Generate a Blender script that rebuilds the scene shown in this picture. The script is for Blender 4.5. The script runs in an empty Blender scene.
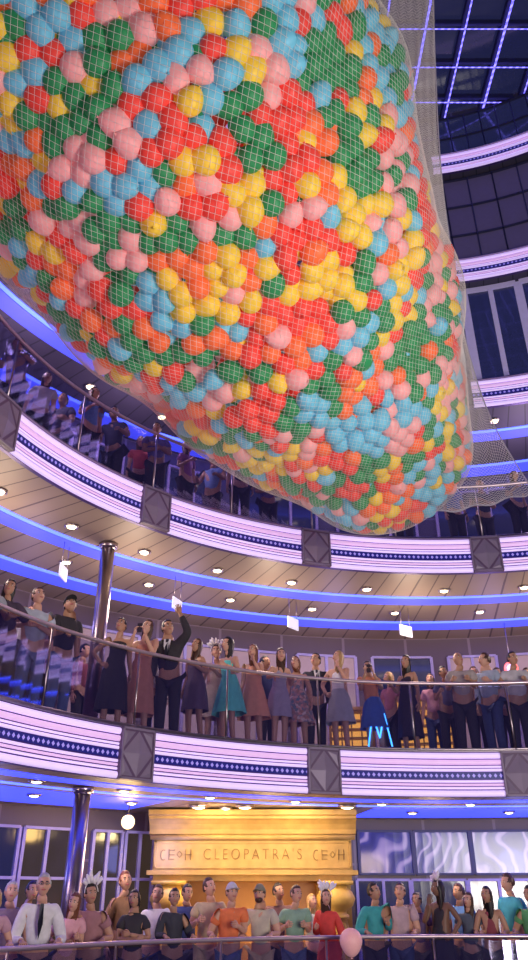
import bpy, math, random
import numpy as np
from mathutils import Vector, Matrix, noise, Euler
random.seed(7); np.random.seed(7)
COL = bpy.context.scene.collection
try:
    bpy.context.scene.view_settings.view_transform = 'Standard'
except Exception: pass
EYE = 1.55; PITCH = math.radians(29); CP, SP = math.cos(PITCH), math.sin(PITCH); F = 753.0
def proj(x, y, z):
    z -= EYE; d = y*CP+z*SP; yc = z*CP-y*SP
    return 264+F*x/d, 480-F*yc/d, d
def unproj(px, py, d):
    x = (px-264)/F*d; yc = (480-py)/F*d
    return (x, d*CP-yc*SP, d*SP+yc*CP+EYE)
CX, CY, RX, RY = 3.2, 6.5, 7.0, 6.4
def P(t, off=0, z=0):
    t = math.radians(t)
    return (CX+(RX+off)*math.cos(t), CY+(RY+off)*math.sin(t), z)
def find_t(px, off, z):
    a, b = 190.0, 40.0
    for _ in range(40):
        m = (a+b)/2
        if proj(*P(m, off, z))[0] < px: a = m
        else: b = m
    return (a+b)/2
# ------------------------------------------------------------ materials
MC = {}
def newmat(name):
    m = bpy.data.materials.new(name); m.use_nodes = True
    nt = m.node_tree; bs = nt.nodes['Principled BSDF']
    return m, nt, bs
def mat(name, col, rough=.5, metal=0, em=None, es=0, var=.12, scale=9, bump=0, coat=0, sss=0):
    if name in MC: return MC[name]
    m, nt, bs = newmat(name)
    N = nt.nodes; L = nt.links
    nz = N.new('ShaderNodeTexNoise'); nz.inputs['Scale'].default_value = scale; nz.inputs['Detail'].default_value = 3
    tc = N.new('ShaderNodeTexCoord'); L.new(tc.outputs['Object'], nz.inputs['Vector'])
    mx = N.new('ShaderNodeMixRGB'); L.new(nz.outputs['Fac'], mx.inputs['Fac'])
    mx.inputs['Color1'].default_value = tuple(max(0, c*(1-var)) for c in col)+(1,)
    mx.inputs['Color2'].default_value = tuple(min(1, c*(1+var)) for c in col)+(1,)
    L.new(mx.outputs['Color'], bs.inputs['Base Color'])
    bs.inputs['Roughness'].default_value = rough; bs.inputs['Metallic'].default_value = metal
    if em is not None:
        bs.inputs['Emission Color'].default_value = tuple(em)+(1,); bs.inputs['Emission Strength'].default_value = es
    if coat: bs.inputs['Coat Weight'].default_value = coat
    if bump:
        bp = N.new('ShaderNodeBump'); bp.inputs['Strength'].default_value = bump
        L.new(nz.outputs['Fac'], bp.inputs['Height']); L.new(bp.outputs['Normal'], bs.inputs['Normal'])
    MC[name] = m; return m
def nmath(nt, op, a, b=None):
    n = nt.nodes.new('ShaderNodeMath'); n.operation = op
    for i, v in enumerate((a, b)):
        if v is None: continue
        if isinstance(v, (int, float)): n.inputs[i].default_value = v
        else: nt.links.new(v, n.inputs[i])
    return n.outputs[0]
def uvmat(name, fn, c1, c2, rough=.4, metal=0, e1=None, e2=None, es=0):
    m, nt, bs = newmat(name)
    uv = nt.nodes.new('ShaderNodeUVMap'); sp = nt.nodes.new('ShaderNodeSeparateXYZ'); nt.links.new(uv.outputs[0], sp.inputs[0])
    fac = fn(nt, sp.outputs[0], sp.outputs[1])
    mx = nt.nodes.new('ShaderNodeMixRGB'); nt.links.new(fac, mx.inputs['Fac'])
    mx.inputs['Color1'].default_value = tuple(c1)+(1,); mx.inputs['Color2'].default_value = tuple(c2)+(1,)
    nt.links.new(mx.outputs[0], bs.inputs['Base Color'])
    bs.inputs['Roughness'].default_value = rough; bs.inputs['Metallic'].default_value = metal
    if es:
        me = nt.nodes.new('ShaderNodeMixRGB'); nt.links.new(fac, me.inputs['Fac'])
        me.inputs['Color1'].default_value = tuple(e1)+(1,); me.inputs['Color2'].default_value = tuple(e2)+(1,)
        nt.links.new(me.outputs[0], bs.inputs['Emission Color']); bs.inputs['Emission Strength'].default_value = es
    return m
def f_slat(nt, u, v):
    a = nmath(nt, 'FRACT', nmath(nt, 'DIVIDE', u, .30)); return nmath(nt, 'LESS_THAN', a, .08)
def f_chain(nt, u, v):
    a = nmath(nt, 'ABSOLUTE', nmath(nt, 'SUBTRACT', nmath(nt, 'FRACT', nmath(nt, 'DIVIDE', u, .085)), .5))
    b = nmath(nt, 'ABSOLUTE', nmath(nt, 'SUBTRACT', nmath(nt, 'DIVIDE', v, .10), .5))
    return nmath(nt, 'LESS_THAN', nmath(nt, 'ADD', a, b), .33)
def f_panel(nt, u, v):
    a = nmath(nt, 'LESS_THAN', nmath(nt, 'FRACT', nmath(nt, 'DIVIDE', u, .9)), .04)
    b = nmath(nt, 'LESS_THAN', nmath(nt, 'FRACT', nmath(nt, 'DIVIDE', v, 1.05)), .04)
    return nmath(nt, 'MAXIMUM', a, b)
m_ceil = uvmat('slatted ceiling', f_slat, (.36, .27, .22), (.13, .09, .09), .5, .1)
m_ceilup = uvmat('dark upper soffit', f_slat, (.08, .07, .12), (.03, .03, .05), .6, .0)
m_chain = uvmat('navy chain stripe', f_chain, (.01, .01, .10), (.4, .33, .8), .3, 0, (.02, .02, .3), (.35, .28, 1), .4)
m_wall = uvmat('plum wall panels', f_panel, (.12, .08, .10), (.22, .16, .20), .45)
m_wallup = uvmat('grey upper wall tiles', f_panel, (.07, .06, .10), (.16, .14, .24), .4)
m_floor = mat('patterned carpet', (.12, .05, .12), .9, var=.4, scale=3)
m_fasc = mat('mauve fascia metal', (.08, .04, .22), .4, .3)
m_strip = mat('lavender glowing strip', (.8, .7, .9), .4, 0, (.66, .48, .98), .68)
m_strip2 = mat('pink glowing strip', (.8, .6, .8), .4, 0, (.72, .40, .85), .55)
m_blue = mat('blue cove light', (.1, .2, .9), .4, 0, (.06, .10, 1.0), 3.6)
m_blue2 = mat('soft blue cove glow', (.1, .1, .6), .5, 0, (.045, .065, .85), 1.4)
m_chrome = mat('brushed chrome', (.40, .34, .38), .30, 1, var=.06)
m_rail = mat('satin handrail', (.75, .58, .62), .35, .8, var=.06)
m_dark = mat('dark bronze', (.05, .04, .06), .4, .5)
m_plum = mat('plum enamel', (.12, .07, .15), .5, .1)
m_silver = mat('pewter facets', (.23, .18, .28), .5, .15)
m_lamp = mat('warm lamp lens', (1, .9, .7), .4, 0, (1, .78, .45), 7)
m_globe = mat('yellow globe glass', (1, .85, .5), .4, 0, (1, .72, .30), 3.0)
m_white = mat('white sign board', (.8, .8, .85), .5, 0, (.8, .8, 1), .35)
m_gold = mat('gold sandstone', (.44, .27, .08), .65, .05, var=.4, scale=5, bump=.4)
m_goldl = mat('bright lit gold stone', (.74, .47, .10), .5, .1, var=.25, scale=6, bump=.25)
m_goldd = mat('engraved dark gold', (.24, .135, .035), .7, .0)
m_amber = mat('amber backlight', (1, .6, .15), .5, 0, (1, .50, .08), 1.1)
m_amberd = mat('glass with painted gold glow', (.02, .02, .03), .1, 0, (.35, .22, .10), .10, var=.9, scale=1.3)  # golden light on the panes is put in as faint emission
m_wood = mat('honey wood', (.38, .18, .06), .5)
m_net = mat('white netting cord', (.72, .66, .64), .8, 0, var=.05)
m_rope = mat('grey rope', (.35, .32, .4), .8)
m_pane = mat('dark window glass', (.015, .015, .03), .12, 0, (.05, .06, .24), .2, coat=.3)  # blue reflection in the glass is put in as weak emission
m_frame = mat('lilac window frame', (.42, .36, .56), .5, .1)
m_framel = mat('pale upper window frame', (.62, .56, .78), .5, 0, (.5, .42, .8), .18)  # slight self-glow put into the frame colour to brighten it
m_beam = mat('dark roof beam', (.05, .05, .12), .5, .1)
m_panewarm = mat('dim lilac lit glass', (.16, .10, .14), .3, 0, (.66, .42, .42), .40, var=.5, scale=3)
def glassmat():
    m = bpy.data.materials.new('balustrade glass'); m.use_nodes = True; nt = m.node_tree; nt.nodes.clear()
    o = nt.nodes.new('ShaderNodeOutputMaterial'); mx = nt.nodes.new('ShaderNodeMixShader')
    tr = nt.nodes.new('ShaderNodeBsdfTransparent'); gl = nt.nodes.new('ShaderNodeBsdfGlossy')
    tr.inputs[0].default_value = (.90, .88, .97, 1); gl.inputs[0].default_value = (.7, .7, 1, 1); gl.inputs['Roughness'].default_value = .04
    nz = nt.nodes.new('ShaderNodeTexNoise'); nz.inputs['Scale'].default_value = .8; nz.inputs['Detail'].default_value = 1
    bp = nt.nodes.new('ShaderNodeBump'); bp.inputs['Strength'].default_value = .6; nt.links.new(nz.outputs['Fac'], bp.inputs['Height']); nt.links.new(bp.outputs[0], gl.inputs['Normal'])
    mx.inputs[0].default_value = .21
    nt.links.new(tr.outputs[0], mx.inputs[1]); nt.links.new(gl.outputs[0], mx.inputs[2]); nt.links.new(mx.outputs[0], o.inputs[0])
    return m
m_glass = glassmat()
def swirlmat():
    m, nt, bs = newmat('etched swirl glass')
    w = nt.nodes.new('ShaderNodeTexWave'); w.inputs['Scale'].default_value = 1.0; w.inputs['Distortion'].default_value = 18; w.inputs['Detail'].default_value = 2; w.inputs['Detail Scale'].default_value = .9
    tc = nt.nodes.new('ShaderNodeTexCoord'); nt.links.new(tc.outputs['Object'], w.inputs['Vector'])
    r = nt.nodes.new('ShaderNodeValToRGB'); r.color_ramp.elements[0].color = (.02, .02, .22, 1); r.color_ramp.elements[1].color = (.50, .36, .80, 1); q = r.color_ramp.elements.new(.6); q.color = (.06, .05, .38, 1)
    nt.links.new(w.outputs['Fac'], r.inputs[0]); bs.inputs['Base Color'].default_value = (.03, .03, .08, 1)
    nt.links.new(r.outputs[0], bs.inputs['Emission Color']); bs.inputs['Emission Strength'].default_value = .6  # lit look is put into the glowing swirl pattern, base kept dark
    bs.inputs['Roughness'].default_value = .12
    return m
m_swirl = swirlmat()
def beadmat():
    m, nt, bs = newmat('beaded blue light line')
    tc = nt.nodes.new('ShaderNodeTexCoord'); s = nt.nodes.new('ShaderNodeSeparateXYZ'); nt.links.new(tc.outputs['Object'], s.inputs[0])
    a = nmath(nt, 'FRACT', nmath(nt, 'MULTIPLY', nmath(nt, 'ADD', s.outputs[0], s.outputs[1]), 6.0))
    b = nmath(nt, 'MULTIPLY', nmath(nt, 'LESS_THAN', a, .5), 2.2); b = nmath(nt, 'ADD', b, 1.6)
    nt.links.new(b, bs.inputs['Emission Strength']); bs.inputs['Emission Color'].default_value = (.17, .14, 1, 1); bs.inputs['Base Color'].default_value = (.1, .1, .6, 1)
    return m
# ------------------------------------------------------------ mesh helpers
class MB:
    def __init__(s): s.V = []; s.Fc = []; s.M = []
    def add(s, v, f, mi=0):
        o = len(s.V); s.V.extend([tuple(p) for p in v]); s.Fc.extend([tuple(i+o for i in q) for q in f]); s.M.extend([mi]*len(f)); return s
    def box(s, a, b, mi=0, xf=None):
        v = [(x, y, z) for x in (a[0], b[0]) for y in (a[1], b[1]) for z in (a[2], b[2])]
        if xf: v = [xf(p) for p in v]
        return s.add(v, [(0, 1, 3, 2), (4, 6, 7, 5), (0, 4, 5, 1), (2, 3, 7, 6), (0, 2, 6, 4), (1, 5, 7, 3)], mi)
    def tube(s, pts, rad, n=8, mi=0, cap=True):
        pts = [Vector(p) for p in pts]; k = len(pts); rr = rad if isinstance(rad, (list, tuple)) else [rad]*k
        V = []; F_ = []; up = Vector((0, 0, 1)); prev = None
        for i, p in enumerate(pts):
            T = (pts[min(i+1, k-1)]-pts[max(i-1, 0)])
            T = T.normalized() if T.length > 1e-9 else Vector((0, 0, 1))
            if prev is None:
                r = up if abs(T.z) < .9 else Vector((1, 0, 0)); A = T.cross(r).normalized()
            else: A = (prev-T*prev.dot(T)).normalized()
            prev = A; B = T.cross(A)
            for j in range(n):
                a = 2*math.pi*j/n; V.append(p+(A*math.cos(a)+B*math.sin(a))*rr[i])
        for i in range(k-1):
            for j in range(n): F_.append((i*n+j, i*n+(j+1) % n, (i+1)*n+(j+1) % n, (i+1)*n+j))
        if cap: F_.append(tuple(range(n))[::-1]); F_.append(tuple(range((k-1)*n, k*n)))
        return s.add(V, F_, mi)
    def lathe(s, prof, n=20, c=(0, 0, 0), mi=0):
        V = []; F_ = []; k = len(prof)
        for r, z in prof:
            for j in range(n):
                a = 2*math.pi*j/n; V.append((c[0]+r*math.cos(a), c[1]+r*math.sin(a), c[2]+z))
        for i in range(k-1):
            for j in range(n): F_.append((i*n+j, i*n+(j+1) % n, (i+1)*n+(j+1) % n, (i+1)*n+j))
        F_.append(tuple(range(n))[::-1]); F_.append(tuple(range((k-1)*n, k*n)))
        return s.add(V, F_, mi)
    def ell(s, c, r, nu=10, nv=6, mi=0, xf=None):
        V = [(c[0], c[1], c[2]-r[2])]; F_ = []
        for i in range(1, nv):
            a = -math.pi/2+math.pi*i/nv
            for j in range(nu):
                b = 2*math.pi*j/nu; V.append((c[0]+r[0]*math.cos(a)*math.cos(b), c[1]+r[1]*math.cos(a)*math.sin(b), c[2]+r[2]*math.sin(a)))
        V.append((c[0], c[1], c[2]+r[2])); e = len(V)-1
        for j in range(nu): F_.append((0, 1+(j+1) % nu, 1+j)); F_.append((e, e-nu+j, e-nu+(j+1) % nu))
        for i in range(nv-2):
            for j in range(nu): a = 1+i*nu; F_.append((a+j, a+(j+1) % nu, a+nu+(j+1) % nu, a+nu+j))
        if xf: V = [xf(p) for p in V]
        return s.add(V, F_, mi)
    def prismx(s, prof, x0, x1, mi=0):
        k = len(prof); V = [(x0, y, z) for y, z in prof]+[(x1, y, z) for y, z in prof]
        F_ = [(i, (i+1) % k, k+(i+1) % k, k+i) for i in range(k)]+[tuple(range(k))[::-1], tuple(range(k, 2*k))]
        return s.add(V, F_, mi)
    def build(s, name, mats, parent=None, smooth=True, loc=None, angle=None):
        me = bpy.data.meshes.new(name); me.from_pydata(s.V, [], s.Fc)
        for m in (mats if isinstance(mats, (list, tuple)) else [mats]): me.materials.append(m)
        if any(s.M): me.polygons.foreach_set('material_index', s.M)
        if smooth: me.polygons.foreach_set('use_smooth', [True]*len(s.Fc))
        me.update()
        o = bpy.data.objects.new(name, me); COL.objects.link(o)
        if parent: o.parent = parent
        if loc: o.location = loc
        return o
def tag(o, label=None, cat=None, group=None, kind=None):
    if label: o['label'] = label
    if cat: o['category'] = cat
    if group: o['group'] = group
    if kind: o['kind'] = kind
    return o
def empty(name, loc=(0, 0, 0), rz=0):
    o = bpy.data.objects.new(name, None); o.empty_display_size = .1; COL.objects.link(o); o.location = loc; o.rotation_euler = (0, 0, rz); return o
def sweep(name, prof, t0, t1, n, m, closed=True, parent=None, smooth=False):
    V = []; F_ = []; k = len(prof); cum = [0]
    for i in range(1, k+1):
        a, b = prof[i-1], prof[i % k]; cum.append(cum[-1]+math.hypot(a[0]-b[0], a[1]-b[1]))
    for i in range(n+1):
        t = t0+(t1-t0)*i/n
        for o, z in prof: V.append(P(t, o, z))
    uvs = []
    kk = k if closed else k-1
    for i in range(n):
        ua = math.radians(t0+(t1-t0)*i/n)*6.9; ub = math.radians(t0+(t1-t0)*(i+1)/n)*6.9
        for j in range(kk):
            j2 = (j+1) % k
            F_.append((i*k+j, i*k+j2, (i+1)*k+j2, (i+1)*k+j))
            uvs += [(ua, cum[j]), (ua, cum[j+1]), (ub, cum[j+1]), (ub, cum[j])]
    if closed:
        F_.append(tuple(range(k))); F_.append(tuple(range(n*k, n*k+k))[::-1]); uvs += [(0, 0)]*(2*k)
    me = bpy.data.meshes.new(name); me.from_pydata(V, [], F_); me.materials.append(m)
    l = me.uv_layers.new(name='UVMap'); l.data.foreach_set('uv', [c for q in uvs for c in q])
    if smooth: me.polygons.foreach_set('use_smooth', [True]*len(F_))
    me.update(); o = bpy.data.objects.new(name, me); COL.objects.link(o)
    if parent: o.parent = parent
    return o
def halfround(z, r, off=0.0, n=6):
    return [(off-r*.9*math.sin(math.pi*i/n), z-r*math.cos(math.pi*i/n)) for i in range(n+1)]+[(off+.02, z+r), (off+.02, z-r)]
T0, T1 = 35, 196
# ------------------------------------------------------------ PEOPLE
JOBS = []
SQ = .78
def job(vs, es, rs):
    JOBS.append((vs, es, rs)); return len(JOBS)-1
RES = []
def run_jobs():
    obs = []
    for vs, es, rs in JOBS:
        me = bpy.data.meshes.new('tmp'); me.from_pydata([(x, y/SQ, z) for x, y, z in vs], es, [])
        ob = bpy.data.objects.new('tmp', me); COL.objects.link(ob)
        md = ob.modifiers.new('s', 'SKIN'); md.use_smooth_shade = True; md.branch_smoothing = .6
        sd = me.skin_vertices[0].data
        for i, r in enumerate(rs): sd[i].radius = (r*1.1, r*1.1)
        sd[0].use_root = True
        sb = ob.modifiers.new('b', 'SUBSURF'); sb.levels = 2; sb.render_levels = 2
        obs.append(ob)
    dg = bpy.context.evaluated_depsgraph_get(); dg.update()
    for ob in obs:
        e = ob.evaluated_get(dg); m = e.to_mesh()
        v = [(p.co.x, p.co.y*SQ, p.co.z) for p in m.vertices]; f = [tuple(p.vertices) for p in m.polygons]
        RES.append((v, f)); e.to_mesh_clear()
    for ob in obs:
        me = ob.data; bpy.data.objects.remove(ob); bpy.data.meshes.remove(me)
def arm(p, s, rh):
    d = {
     'down': ((s*.225, .03, 1.11), (s*.235, -.03, .87), (0, -.1, -1), (0, -1, 0), (-s, 0, 0), .5),
     'rail': ((s*.27, -.02, rh+.04), (s*.20, -.27, rh+.05), (0, -1, -.25), (-s, 0, 0), (0, 0, -1), 1.0),
     'phone': ((s*.21, -.15, 1.17), (s*.075, -.31, 1.41), (-s*.15, -.1, 1), (0, 1, 0), (-s, 0, 0), .9),
     'face': ((s*.21, -.13, 1.15), (s*.07, -.16, 1.40), (-s*.35, .1, 1), (-s, .3, 0), (0, 1, 0), .5),
     'fold': ((s*.24, -.03, 1.12), (-s*.05, -.19, 1.15+s*.03), (-s, .1, .1), (0, 0, 1), (0, 1, 0), .6),
     'hip': ((s*.36, .05, 1.17), (s*.21, -.04, 1.0), (-s*.5, -.5, -.3), (0, .5, 1), (-s, 0, 0), .8),
     'up': ((s*.25, -.14, 1.52), (s*.12, -.20, 1.77), (-s*.3, -.1, 1), (-s, 0, 0), (0, -1, 0), .8),
     'bent': ((s*.23, .01, 1.12), (s*.15, -.23, 1.20), (-s*.3, -1, .2), (0, 0, 1), (-s, 0, 0), 1.1),
    }[p]
    return d
def hand_mesh(mb, W, dr, th, n, curl, k, mi=0):
    z = Vector(dr).normalized(); y = Vector(th); y = (y-z*y.dot(z)).normalized(); x = Vector(n); x = (x-z*x.dot(z)-y*x.dot(y)).normalized()
    W = Vector(W)
    def X(p): return W+(x*p[0]+y*p[1]+z*p[2])*k
    rings = [(-.01, .022, .018), (.02, .030, .016), (.055, .040, .015), (.085, .041, .013), (.095, .036, .009)]
    V = []; F_ = []; nn = 8
    for zz, ry, rx in rings:
        for j in range(nn):
            a = 2*math.pi*j/nn; V.append(X((rx*math.cos(a), ry*math.sin(a), zz)))
    for i in range(len(rings)-1):
        for j in range(nn): F_.append((i*nn+j, i*nn+(j+1) % nn, (i+1)*nn+(j+1) % nn, (i+1)*nn+j))
    F_.append(tuple(range(nn))); F_.append(tuple(range(4*nn, 5*nn))); mb.add(V, F_, mi)
    for yy, ln in ((.030, .070), (.010, .080), (-.010, .074), (-.030, .058)):
        pts = [Vector((0, yy, .08))]; a = curl*.25
        for q, l in enumerate((.45, .32, .23)):
            a += curl*.45; pts.append(pts[-1]+Vector((math.sin(a), 0, math.cos(a)))*ln*l)
        mb.tube([X(p) for p in pts], [.0095*k, .009*k, .008*k, .005*k], 5, mi)
    pts = [(0.004, .022, .015), (.012, .048, .045), (.022, .054, .070), (.030, .046, .09)]
    mb.tube([X(p) for p in pts], [.012*k, .011*k, .009*k, .006*k], 5, mi)
def head_add(mb, xf, fem):
    def sh(p):
        x, y, z = p; nz = z/.115
        if nz < 0: x *= 1-(.30 if fem else .22)*(-nz)**1.4; y = y*(1-.12*(-nz)**2) - (.012*(-nz) if y < 0 else -0.0)
        if y < 0:
            y -= .024*math.exp(-(x/.013)**2-((z+.018)/.024)**2)
            y += .011*math.exp(-((abs(x)-.03)/.016)**2-((z-.008)/.015)**2)
            y += .006*math.exp(-(x/.03)**2-((z+.072)/.010)**2)
        return xf((x, y, z))
    mb.ell((0, 0, 0), (.074, .092, .115), 26, 20, 0, sh)
    for s in (-1, 1):
        mb.ell((s*.030, -.078, .010), (.014, .008, .008), 8, 5, 1, xf)
        mb.ell((s*.030, -.0845, .010), (.008, .003, .008), 8, 5, 2, xf)
        mb.ell((s*.030, -.084, .032), (.019, .007, .005), 8, 4, 2, xf)
        mb.ell((s*.076, .008, -.002), (.009, .017, .030), 8, 6, 0, xf)
    mb.ell((0, -.089, -.052), (.026, .009, .010), 8, 5, 3, xf)
SKIN = {'l': (.62, .34, .24), 'm': (.47, .25, .16), 'd': (.20, .10, .065)}
HAIR = {'black': (.015, .01, .012), 'brown': (.07, .03, .018), 'auburn': (.16, .05, .02), 'grey': (.42, .40, .40), 'blonde': (.45, .28, .12)}
def cloth(c):
    return mat('fabric %.2f %.2f %.2f' % c, c, .8, var=.25, scale=14, bump=.3)
m_eye = mat('eye white', (.8, .78, .75), .3); m_iris = mat('dark iris and brow', (.03, .02, .02), .4); m_lips = mat('lips', (.45, .12, .12), .4)
def floral():
    m, nt, bs = newmat('multicolour printed fabric')
    v = nt.nodes.new('ShaderNodeTexVoronoi'); v.inputs['Scale'].default_value = 22
    tc = nt.nodes.new('ShaderNodeTexCoord'); nt.links.new(tc.outputs['Object'], v.inputs['Vector'])
    r = nt.nodes.new('ShaderNodeValToRGB'); e = r.color_ramp.elements
    e[0].color = (.5, .25, .2, 1); e[1].color = (.7, .6, .55, 1); q = e.new(.4); q.color = (.15, .25, .35, 1); q = e.new(.6); q.color = (.75, .35, .3, 1)
    s = nt.nodes.new('ShaderNodeSeparateColor'); nt.links.new(v.outputs['Color'], s.inputs[0]); nt.links.new(s.outputs[0], r.inputs[0]); nt.links.new(r.outputs[0], bs.inputs['Base Color'])
    bs.inputs['Roughness'].default_value = .7; return m
m_floral = floral()
PEOPLE = []
def plan(lv, fz, px, off, H, turn, pose, tilt, sex, skin, hair, hc, top, bot, c1, c2, extra, label):
    if lv == 2: H *= 1.045
    if lv == 1: off += .06
    f = sex == 'f'; k = H/1.72; rh = {1: 1.05, 2: 1.17, 3: 1.17}[lv]/k
    S = lambda p: tuple(c*k for c in p)
    ln = .075 if 'rail' in pose else random.uniform(-.015, .03)
    sw = .148 if f else .172; sway = random.uniform(-.05, .05)
    J = [(0, 0, .95), (sway*.5, -ln*.2, 1.09), (sway, .005-ln*.6, 1.27), (sway, .015-ln, 1.43), (sway, -.005-ln*1.15, 1.53)]
    R = [.148 if f else .142, .110 if f else .130, .132 if f else .158, .060 if f else .072, .05 if f else .058]
    if 'stout' in extra: R = [R[0]*1.15, R[1]*1.4, R[2]*1.12, R[3], R[4]]
    E = [(0, 1), (1, 2), (2, 3), (3, 4)]
    A = {}; Lg = {}
    for s, pn in ((-1, pose[0]), (1, pose[1])):
        e, w, dr, th, n, cu = arm(pn, s, rh)
        sh = (s*sw+sway, .005-ln*.85, 1.385+s*sway*.3)
        i = len(J); J += [sh, (e[0]*(.9 if f else 1), e[1]-ln*.5, e[2]), w]; R += [.052 if f else .063, .036 if f else .044, .024 if f else .029]
        E += [(2, i), (i, i+1), (i+1, i+2)]; A[s] = (sh, J[i+1], w, dr, th, n, cu)
        lf = random.uniform(-.05, .05)
        i = len(J); hp = (s*.088, 0, .87); kn = (s*.095, -.02+lf*.5, .49); an = (s*.105, .03+lf, .09)
        J += [hp, kn, an, (s*.12, -.08+lf, .045)]; R += [.088 if f else .085, .054, .036, .034]
        E += [(0, i), (i, i+1), (i+1, i+2), (i+2, i+3)]; Lg[s] = (hp, kn, an)
    D = dict(body=job([S(p) for p in J], E, [r*k for r in R]))
    g = .016
    if top in ('tee', 'long', 'suit', 'tank', 'dress', 'longdress'):
        TJ = [(0, 0, .93), J[1], J[2], (sway, .012-ln*.95, 1.395 if top in ('tank', 'dress') else 1.42)]
        TR = [R[0]+g, R[1]+g+(.012 if not f else 0), R[2]+g, .07 if top in ('tank', 'dress') else .085]
        TE = [(0, 1), (1, 2), (2, 3)]
        for s in (-1, 1):
            sh, e, w = A[s][:3]; i = len(TJ)
            if top in ('tank', 'dress'):
                TJ += [(s*sw*.72+sway, .005-ln*.85, 1.385)]; TR += [.055]; TE += [(2, i)]; continue
            TJ += [sh]; TR += [(.052 if f else .063)+g]; TE += [(2, i)]
            if top in ('tee',):
                m_ = tuple(sh[q]*.38+e[q]*.62 for q in range(3)); TJ.append(m_); TR.append((.044 if f else .052)+g+.004); TE.append((i, i+1))
            else:
                m_ = tuple(e[q]*.08+w[q]*.92 for q in range(3)); TJ += [e, m_]; TR += [.044+g, .032+g*.6]; TE += [(i, i+1), (i+1, i+2)]
        D['topjob'] = job([S(p) for p in TJ], TE, [r*k for r in TR])
    if bot in ('trousers', 'shorts'):
        BJ = [(0, 0, .96)]; BR = [R[0]+.012]; BE = []
        for s in (-1, 1):
            hp, kn, an = Lg[s]; i = len(BJ)
            if bot == 'trousers': BJ += [hp, kn, (an[0], an[1], .10)]; BR += [.088+g, .062+g, .048+g]; BE += [(0, i), (i, i+1), (i+1, i+2)]
            else: BJ += [hp, (kn[0], kn[1], .56)]; BR += [.09+g, .075+g]; BE += [(0, i), (i, i+1)]
        D['botjob'] = job([S(p) for p in BJ], BE, [r*k for r in BR])
    D.update(lv=lv, fz=fz, px=px, off=off, k=k, turn=turn, pose=pose, tilt=tilt, f=f, skin=skin, hair=hair, hc=hc, top=top, botk=bot, c1=c1, c2=c2, extra=extra, label=label, A=A, Lg=Lg, sway=sway, R=R, ln=ln)
    PEOPLE.append(D)
def hair_mesh(mb, xf, kind):
    L = {'short': 0, 'bald': 0, 'long': 2.0, 'bob': .55, 'bun': 0, 'pony': 0}[kind]
    def sh(p):
        nx, ny, nz = p
        r = 1.0
        face = ny < -.12 and nz < .52 and abs(nx) < .80
        if face: r = .72
        elif nz < -.35 and (L == 0): r = .80
        elif ny < .0 and nz < -.1 and L == 0: r = .8
        w = .005*math.sin(nx*40+ny*30)
        x, y, z = nx*(.083+w)*r, ny*(.103+w)*r+.008, nz*(.122+w)*r+.010
        if L and ny > -.15 and nz < .1 and not face:
            q = max(0, -nz+.1); z = z-.115*L*q*.9; x *= 1+.18*q; y = y*(1-.15*q)+.015*q
        return xf((x, y, z))
    mb.ell((0, 0, 0), (1, 1, 1), 30, 18, 0, sh)
    if kind == 'bun': mb.ell((0, .075, .105), (.045, .045, .04), 12, 8, 0, xf)
    if kind == 'pony': mb.tube([xf(p) for p in ((0, .095, .05), (0, .14, .02), (0, .14, -.08), (0, .125, -.18))], [.02, .032, .028, .006], 8)
HELD = []
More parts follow.
